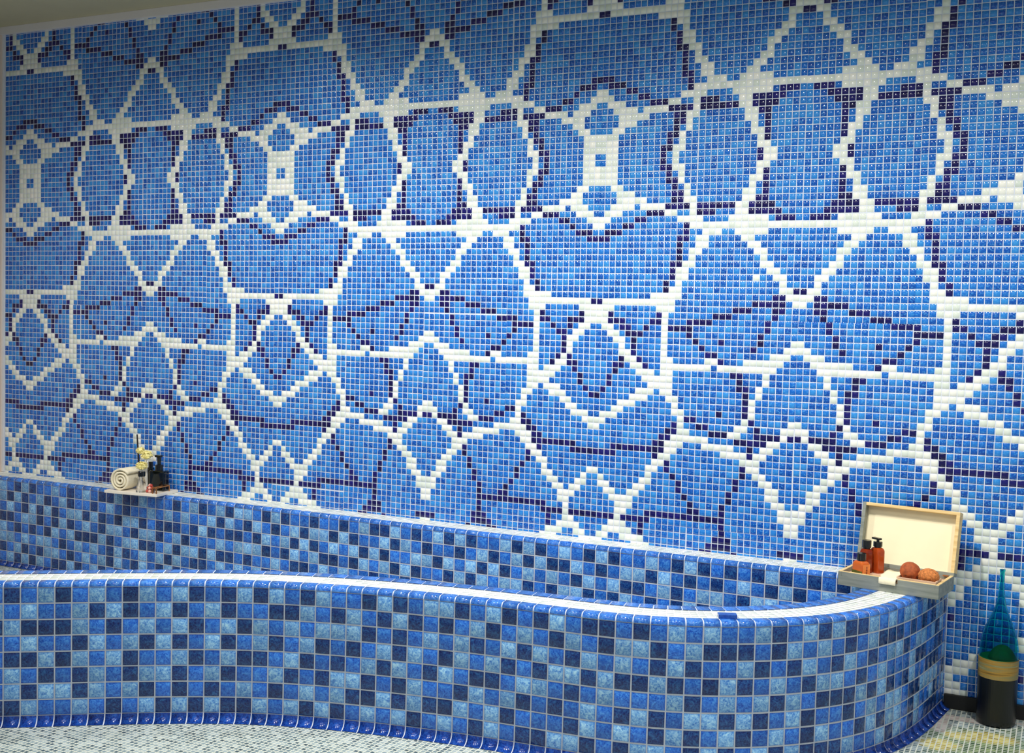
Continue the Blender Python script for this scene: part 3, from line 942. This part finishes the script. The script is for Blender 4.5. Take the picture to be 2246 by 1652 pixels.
def amber_bottle(name, pos, rz, w, d, h, bmat, label, capr, caph, pump=False, lab=False):
    e = empty(name, pos, label, 'bottle', rz)
    bm = bmesh.new()
    rbody(bm, w * S, d * S, h * S, 0, 0.55 * S, 0.32 * S)
    b = bm_obj('bottle_body', bm, bmat, e, smooth=False)
    bm = bmesh.new()
    z0 = h * S - 0.0005
    lathe(bm, [(0, z0), (capr * 0.8 * S, z0), (capr * 0.8 * S, z0 + 0.12 * S), (capr * S, z0 + 0.14 * S), (capr * S, z0 + caph * S), (capr * 0.9 * S, z0 + caph * S + 0.06 * S), (0, z0 + caph * S + 0.06 * S)], 24)
    bm_obj('cap', bm, M['cap'], e)
    if pump:
        bm = bmesh.new()
        zz = z0 + caph * S
        lathe(bm, [(0, zz), (0.2 * S, zz), (0.2 * S, zz + 0.3 * S), (0, zz + 0.3 * S)], 16)
        add_box(bm, -0.95 * S, 0.45 * S, -0.3 * S, 0.3 * S, zz + 0.28 * S, zz + 0.56 * S, bevel=0.08 * S)
        bm_obj('pump_head', bm, M['cap'], e)
    if lab:
        bm = bmesh.new()
        add_box(bm, -w * 0.46 * S, w * 0.5 * S, -d / 2 * S - 0.0007, -d / 2 * S + 0.0005, 0.18 * S, 0.85 * S, bevel=0.0002)
        bm_obj('label', bm, M['label_green'], e)
        bm = bmesh.new()
        add_box(bm, w / 2 * S - 0.0005, w / 2 * S + 0.0007, -d * 0.4 * S, d * 0.4 * S, 0.1 * S, 1.75 * S, bevel=0.0002)
        l2 = bm_obj('label', bm, M['label_orange'], e)
        bm = bmesh.new()
        for q in range(5):
            add_box(bm, w / 2 * S + 0.0006, w / 2 * S + 0.0010, -0.10 * S, 0.14 * S, (0.5 + q * 0.22) * S, (0.62 + q * 0.22) * S)
        bm_obj('printed_text', bm, M['print'], l2)
    return e
amber_bottle('glass_bottle', inbox(-4.05, -2.35), BR + math.radians(-30), 2.1, 1.5, 2.15, M['amber'], 'squat orange bottle with olive label and black cap, front one in the wooden box', 0.62, 1.0, lab=True)
amber_bottle('pump_bottle', inbox(-4.3, 0.5), BR + math.radians(-30), 1.5, 1.3, 3.4, M['amber_dark'], 'dark amber bottle with black collar between the orange bottle and the tallest one', 0.62, 1.1)
amber_bottle('pump_bottle', inbox(-3.1, 1.6), BR + math.radians(-30), 1.75, 1.3, 3.55, M['amber_mid'], 'tallest amber bottle with black pump head, at the back beside the lid', 0.62, 0.75, pump=True)

# ---- cloth hanging over the front edge of the box
def cloth_obj():
    bm = bmesh.new()
    path = [(-0.2, 2.6, 0.35), (-0.1, 1.2, 0.42), (0, 0, 0.42), (0, -1.6, 0.5), (0.05, -3.2, 0.52), (0.05, -3.8, 0.62), (0.05, -4.1, 0.55), (0.05, -4.16, 0.2), (0.05, -4.18, -0.15)]
    n = 12
    top, bot = [], []
    rr_ = random.Random(3)
    for i, (x, y, h) in enumerate(path):
        a, b_ = [], []
        wdt = 1.6 if y > -3 else 1.12
        for k in range(n + 1):
            q = k / n * 2 - 1
            hh = h + (0.07 * math.sin(q * 5 + i) + rr_.random() * 0.04 if y > -3.5 else 0)
            pnt = inbox(x + q * wdt, y, hh)
            a.append(bm.verts.new(pnt))
            b_.append(bm.verts.new(inbox(x + q * wdt, y + (0.0 if y > -4 else 0.1), hh - (0.32 if y > -3.5 else 0.1))))
        top.append(a)
        bot.append(b_)
    for A, B in zip(top, top[1:]):
        for k in range(n):
            bm.faces.new((A[k], A[k + 1], B[k + 1], B[k]))
    for A, B in zip(bot, bot[1:]):
        for k in range(n):
            bm.faces.new((A[k], B[k], B[k + 1], A[k + 1]))
    for i in range(len(path) - 1):
        bm.faces.new((top[i][0], top[i + 1][0], bot[i + 1][0], bot[i][0]))
        bm.faces.new((top[i][n], bot[i][n], bot[i + 1][n], top[i + 1][n]))
    for k in range(n):
        bm.faces.new((top[0][k], bot[0][k], bot[0][k + 1], top[0][k + 1]))
        bm.faces.new((top[-1][k], top[-1][k + 1], bot[-1][k + 1], bot[-1][k]))
    o = bm_obj('cloth', bm, M['cloth'], None, smooth=True)
    tag(o, 'cream folded cloth lying in the middle of the wooden box and over its front notch', 'cloth')
cloth_obj()

# ---- shallow dish with two coconuts
dish = empty('wooden_dish', inbox(3.55, -1.7), 'shallow pale wooden dish under the two coconuts in the box', 'dish', BR)
def dish_obj():
    bm = bmesh.new()
    w_, d_, h_, t_ = 2.55 * S, 1.45 * S, 0.82 * S, 0.14 * S
    add_box(bm, -w_, w_, -d_, d_, 0, 0.2 * S)
    for q in ((-w_, w_, -d_, -d_ + t_), (-w_, w_, d_ - t_, d_), (-w_, -w_ + t_, -d_ + t_, d_ - t_), (w_ - t_, w_, -d_ + t_, d_ - t_)):
        add_box(bm, *q, 0.2 * S, h_, bevel=0.0006)
    bm_obj('dish_body', bm, M['w_pink'], dish)
dish_obj()
def coconut(pos, r, squash, mat, label, seed, half=False):
    e = empty('coconut', pos, label, 'coconut', BR)
    rr_ = random.Random(seed)
    bm = bmesh.new()
    bmesh.ops.create_icosphere(bm, subdivisions=4, radius=1)
    from mathutils import noise
    for v in bm.verts:
        d = v.co.normalized()
        k = 1 + 0.035 * noise.noise(d * 3 + Vector((seed, 0, 0))) + 0.02 * noise.noise(d * 14)
        v.co = Vector((d.x * r[0] * k, d.y * r[1] * k, d.z * r[2] * k)) * S
        v.co.z += r[2] * S * 0.93
    shell = bm_obj('shell', bm, mat, e, smooth=True)
    bm = bmesh.new()
    for i in range(46 if half else 26):
        a = rr_.uniform(0, 2 * math.pi)
        el = rr_.uniform(-0.75, -0.25) if not half else rr_.uniform(-0.6, 0.7)
        d = Vector((math.cos(a) * math.cos(el), math.sin(a) * math.cos(el), math.sin(el)))
        p0 = Vector((d.x * r[0], d.y * r[1], d.z * r[2])) * S * 0.97
        p0.z += r[2] * S * 0.93
        tdir = Vector((rr_.uniform(-1, 1), rr_.uniform(-1, 1), rr_.uniform(-0.6, 0.3))) * 0.25 + d * (0.25 if not half else 0.14)
        p1 = p0 + tdir * S * rr_.uniform(0.5, 1.2)
        p1.z = max(p1.z, 0.05 * S)
        tube(bm, [p0, (p0 + p1) / 2 + Vector((0, 0, 0.02 * S)), p1], [0.05 * S, 0.035 * S, 0.008 * S], 5)
    bm_obj('husk_fibre', bm, M['spike'] if not half else M['fibre'], e)
coconut(inbox(2.25, -1.4, 0.22), (1.32, 1.3, 1.28), 1, M['coconut'], 'smooth round brown coconut, left of the two in the box', 4)
coconut(inbox(4.75, -1.55, 0.22), (1.38, 1.2, 1.02), 1, M['fibre'], 'low hairy brown coconut half, right of the two in the box', 9, True)

# ---- loose blue tile lying on the rim
def chip():
    o = box_obj('loose_tile', (-1.12 * S, 1.12 * S, -0.62 * S, 0.62 * S, 0, 0.5 * S), M['b_edge'], None, bevel=0.0025)
    u_, z_ = 33.2, -38.0
    o.location = W(u_, RIM_V, z_) + Vector((0, 0, 0.0014))
    o.rotation_euler = (0, 0, math.radians(24))
    at = o.data.attributes.new('rnd', 'FLOAT', 'FACE')
    tag(o, 'small loose blue glazed tile lying on the white rim of the pool', 'tile')
chip()

# ------------------------------------------------------------------ tall teal bottle on the floor
tb = empty('glass_bottle', W(61.95, FLOOR_V, -3.45), 'tall teal glass bottle with black, sand and green layers standing on the floor', 'bottle')
def tall_bottle():
    prof = [(0, 0.02), (2.2, 0.02), (2.42, 0.25), (2.5, 0.8), (2.53, 5), (2.55, 9.4), (2.5, 10.6), (2.32, 11.8), (1.98, 13.0), (1.5, 14.2), (1.02, 15.3), (0.68, 16.4), (0.47, 17.5), (0.36, 18.6), (0.32, 19.8), (0.31, 21.0), (0.37, 21.05), (0.37, 21.3)]
    inn = [(max(r - 0.16, 0.1), h + (0.2 if r > 1 and h < 1 else 0)) for r, h in prof[::-1] if r > 0]
    bm = bmesh.new()
    lathe(bm, [(r * S, h * S) for r, h in prof + inn] + [(0, 0.25 * S)], 56)
    bm_obj('glass_body', bm, M['teal_glass'], tb, smooth=True)
    bm = bmesh.new()
    lathe(bm, [(0, 0.01 * S), (2.24 * S, 0.01 * S), (2.46 * S, 0.24 * S), (2.55 * S, 0.8 * S), (2.58 * S, 6.6 * S), (0, 6.6 * S)], 48)
    bm_obj('black_layer', bm, M['filling'], tb, smooth=False)
    bm = bmesh.new()
    lathe(bm, [(0, 6.6 * S), (2.58 * S, 6.6 * S), (2.6 * S, 9.2 * S), (2.3 * S, 9.25 * S), (1.6 * S, 9.0 * S), (0, 8.8 * S)], 48)
    bm_obj('sand_layer', bm, M['sand'], tb, smooth=False)
    bm = bmesh.new()
    lathe(bm, [(0, 8.5 * S), (1.9 * S, 8.9 * S), (1.7 * S, 9.5 * S), (1.2 * S, 10.3 * S), (0.6 * S, 10.8 * S), (0, 10.95 * S)], 32, center=(0.45 * S, 0))
    bm_obj('green_mound', bm, M['moss'], tb, smooth=True)
tall_bottle()

# ------------------------------------------------------------------ marble tray with toiletries on the ledge, far left
TR = math.radians(6.8)
TP = W(-91.3, LED_V, -5.1) + Vector((0, 0, 0.0016))
tray = box_obj('marble_tray', (-5.95 * S, 5.95 * S, -3.4 * S, 3.4 * S, 0, 0.55 * S), M['marble'], None, bevel=0.002)
tray.location = TP
tray.rotation_euler = (0, 0, TR)
tag(tray, 'thin white marble tray lying on the pool ledge at the left', 'tray')
TM = Matrix.Translation(TP) @ Matrix.Rotation(TR, 4, 'Z')
def ontray(x, y, h=0.0):
    return TM @ Vector((x * S, y * S, (0.55 + h) * S + 0.0002))
def towel():
    e = empty('rolled_towel', ontray(-3.0, 0.1), 'cream rolled towel lying on the marble tray', 'towel', TR + math.radians(93))
    bm = bmesh.new()
    # spiral cross-section in the y-z plane swept along x
    n = 100
    turns = 3.3
    R0_, R1_ = 0.25, 2.12
    def P_(t_, off):
        a = t_ * turns * 2 * math.pi
        r = R0_ + (R1_ - R0_) * t_ + off
        return (r * math.cos(a + 0.6), r * math.sin(a + 0.6))
    rr_ = random.Random(2)
    from mathutils import noise
    xs_ = np.linspace(-2.9, 2.7, 14)
    cols = []
    for i in range(n + 1):
        t_ = i / n
        row = []
        for x_ in xs_:
            y_, z_ = P_(t_, 0.19)
            k = 1 + 0.05 * noise.noise(Vector((x_ * 0.8, y_, z_)))
            f_ = 1 - 0.10 * max(0, (x_ - 0.2)) / 2.4
            row.append(bm.verts.new((x_ * S, y_ * k * f_ * S, (z_ * k * f_ + 1.96) * S)))
        row2 = []
        for x_ in xs_:
            y_, z_ = P_(t_, -0.17)
            f_ = 1 - 0.10 * max(0, (x_ - 0.2)) / 2.4
            row2.append(bm.verts.new((x_ * S, y_ * f_ * S, (z_ * f_ + 1.96) * S)))
        cols.append((row, row2))
    for (a, b_), (c_, d_) in zip(cols, cols[1:]):
        for k in range(len(xs_) - 1):
            bm.faces.new((a[k], a[k + 1], c_[k + 1], c_[k]))
            bm.faces.new((b_[k], d_[k], d_[k + 1], b_[k + 1]))
        bm.faces.new((a[0], c_[0], d_[0], b_[0]))
        bm.faces.new((a[-1], b_[-1], d_[-1], c_[-1]))
    a, b_ = cols[-1]
    for k in range(len(xs_) - 1):
        bm.faces.new((a[k], b_[k], b_[k + 1], a[k + 1]))
    zmin = min(v.co.z for v in bm.verts)
    for v in bm.verts: v.co.z -= zmin
    bm_obj('towel_roll', bm, M['towel'], e, smooth=True)
towel()
def pompom(pos, r, label, stem, lean=0.0):
    e = empty('flower', pos, label, 'flower', group=None)
    bm = bmesh.new()
    rr_ = random.Random(int(r * 100))
    bmesh.ops.create_icosphere(bm, subdivisions=2, radius=r * 0.8 * S)
    for v in bm.verts: v.co.z = v.co.z * 0.78 + stem * S
    for i in range(110):
        a = rr_.uniform(0, 2 * math.pi)
        z_ = rr_.uniform(-0.5, 1)
        c_ = math.sqrt(1 - z_ * z_)
        d = Vector((c_ * math.cos(a), c_ * math.sin(a), z_ * 0.8))
        s_ = d.cross(Vector((0, 0, 1)))
        s_ = s_.normalized() if s_.length > 0.1 else Vector((1, 0, 0))
        u_ = s_.cross(d).normalized()
        b0 = d * r * 0.7 * S + Vector((0, 0, stem * S))
        tip = d * r * 1.05 * S + Vector((0, 0, stem * S))
        mid = (b0 + tip) / 2
        w_ = 0.14 * r * S
        vs = [bm.verts.new(x) for x in (b0, mid + s_ * w_, tip, mid - s_ * w_, mid + u_ * w_ * 0.5)]
        bm.faces.new((vs[0], vs[1], vs[4]))
        bm.faces.new((vs[1], vs[2], vs[4]))
        bm.faces.new((vs[2], vs[3], vs[4]))
        bm.faces.new((vs[3], vs[0], vs[4]))
    for v in bm.verts: v.co.x += lean * S
    bm_obj('blossom', bm, M['pompom'], e)
    bm = bmesh.new()
    tube(bm, [(0, 0, 0), (lean * 0.35 * S, 0, stem * 0.5 * S), (lean * S, 0, (stem - r * 0.5) * S)], 0.09 * S, 6)
    bm_obj('stem', bm, M['white_plastic'], e)
    return e
# black pump bottle, square
def black_pump(name, pos, w, d, h, neck, label, pump=True):
    e = empty(name, pos, label, 'bottle', TR)
    bm = bmesh.new()
    rbody(bm, w * S, d * S, h * S, 0, 0.3 * S, 0.3 * S)
    bm_obj('bottle_body', bm, M['black_bottle'], e)
    bm = bmesh.new()
    z0 = h * S - 0.0005
    lathe(bm, [(0, z0), (neck * S, z0), (neck * S, z0 + 1.1 * S), (0, z0 + 1.1 * S)], 20)
    bm_obj('collar', bm, M['cap'], e)
    if pump:
        bm = bmesh.new()
        lathe(bm, [(0, z0 + 1.1 * S), (0.34 * S, z0 + 1.1 * S), (0.42 * S, z0 + 2.5 * S), (0, z0 + 2.5 * S)], 16)
        add_box(bm, -0.75 * S, 0.5 * S, -0.42 * S, 0.42 * S, z0 + 2.5 * S, z0 + 2.95 * S, bevel=0.1 * S)
        bm_obj('pump_head', bm, M['cap'], e)
    return e
black_pump('pump_bottle', ontray(3.35, 0.9), 3.4, 1.9, 3.9, 0.76, 'square black bottle with black pump head at the back of the marble tray')
black_pump('bottle', ontray(0.55, 2.1), 1.2, 1.1, 4.2, 0.44, 'narrow black bottle just left of the square black pump bottle', pump=False)
# small clear bottle with a black stopper
cb = empty('perfume_bottle', ontray(1.75, -2.3), 'small clear conical glass bottle with black stopper on the marble tray', 'bottle', TR)
def clear_bottle():
    bm = bmesh.new()
    lathe(bm, [(0, 0.02 * S), (1.0 * S, 0.02 * S), (1.05 * S, 0.2 * S), (0.6 * S, 2.5 * S), (0.5 * S, 2.8 * S), (0.5 * S, 3.0 * S), (0, 3.0 * S)], 28)
    bm_obj('glass_body', bm, M['clear'], cb, smooth=False)
    bm = bmesh.new()
    lathe(bm, [(0, 3.0 * S), (0.66 * S, 3.0 * S), (0.7 * S, 3.1 * S), (0.7 * S, 3.85 * S), (0.62 * S, 3.95 * S), (0, 3.95 * S)], 24)
    bm_obj('stopper', bm, M['cap'], cb)
clear_bottle()
pompom(ontray(1.75, -2.3, 3.95), 1.18, 'cream pompom flower resting on the black stopper of the clear bottle', 1.0)
pompom(ontray(0.15, -0.1, 0.0), 0.95, 'smaller cream pompom flower on a tall white stem, upper left above the towel', 7.5, -0.35)
pompom(ontray(1.1, -0.9, 0.0), 1.2, 'larger cream pompom flower leaning before the narrow black bottle', 6.9, 0.85)
# red and pink glass beads heaped beside the clear bottle
BEAD_SPOTS = [(3.2, -2.5, 0), (3.85, -2.6, 1), (4.5, -2.5, 2), (3.3, -1.85, 2), (3.95, -1.9, 0), (3.25, -1.2, 2), (3.55, -2.25, 1), (4.15, -2.25, 0), (3.6, -1.6, 1), (3.0, -1.9, 0), (4.3, -1.9, 2), (3.8, -2.1, 0), (3.4, -1.95, 1)]
LAYER = [0.34] * 6 + [0.86] * 5 + [1.36] * 2
first = {}
NAMES = {0: ('red', 'bead_red'), 1: ('pink', 'bead_pink'), 2: ('dark brown', 'bead_brown')}
for i, ((x_, y_, k_), h_) in enumerate(zip(BEAD_SPOTS, LAYER)):
    if k_ not in first:
        bm = bmesh.new()
        bmesh.ops.create_icosphere(bm, subdivisions=2, radius=0.32 * S)
        o = bm_obj('bead', bm, M[NAMES[k_][1]], None)
        first[k_] = o
    else:
        o = first[k_].copy()
        COL.objects.link(o)
    o.location = ontray(x_, y_, h_ - 0.02)
    tag(o, '%s faceted glass bead in the heap between clear bottle and copper stand' % NAMES[k_][0], 'bead', '%s glass beads heaped on the marble tray' % NAMES[k_][0])
# low copper stand
cs = empty('metal_stand', ontray(5.2, -1.0), 'low open copper stand beside the square black bottle at the tray end', 'stand', TR + math.pi / 2)
def stand():
    w_, d_, h_ = 2.0, 0.42, 1.1
    bm = bmesh.new()
    for sy in (-1, 1):
        tube(bm, [(-w_ * S, sy * d_ * S, h_ * S), (w_ * S, sy * d_ * S, h_ * S)], 0.11 * S, 8)
    for sx in (-1, 1):
        tube(bm, [(sx * w_ * S, -d_ * S, h_ * S), (sx * w_ * S, d_ * S, h_ * S)], 0.11 * S, 8)
    bm_obj('top_frame', bm, M['copper'], cs)
    for sx in (-1, 1):
        for sy in (-1, 1):
            bm = bmesh.new()
            tube(bm, [(sx * w_ * S, sy * d_ * S, 0.0), (sx * w_ * S, sy * d_ * S, h_ * S)], 0.12 * S, 8)
            bm_obj('leg', bm, M['copper'], cs)
stand()
# small white ceramic tube and a dark reed behind the flowers
def vase():
    e = empty('vase', ontray(0.45, 0.75), 'slim white ceramic vase between the towel and the black bottles', 'vase', TR)
    bm = bmesh.new()
    lathe(bm, [(0, 0.02 * S), (0.42 * S, 0.02 * S), (0.45 * S, 0.4 * S), (0.36 * S, 3.0 * S), (0.3 * S, 5.2 * S), (0.24 * S, 5.2 * S), (0.24 * S, 0.3 * S), (0, 0.3 * S)], 20)
    bm_obj('vase_body', bm, M['white_plastic'], e, smooth=False)
vase()
def reed():
    bm = bmesh.new()
    tube(bm, [ontray(-2.7, 3.05), ontray(-3.2, 3.35, 5), ontray(-3.75, 3.5, 10.2)], [0.2 * S, 0.18 * S, 0.13 * S], 8)
    o = bm_obj('reed_stick', bm, M['reed'], None)
    tag(o, 'dark reed stick leaning on the mosaic wall behind the rolled towel', 'stick')
reed()
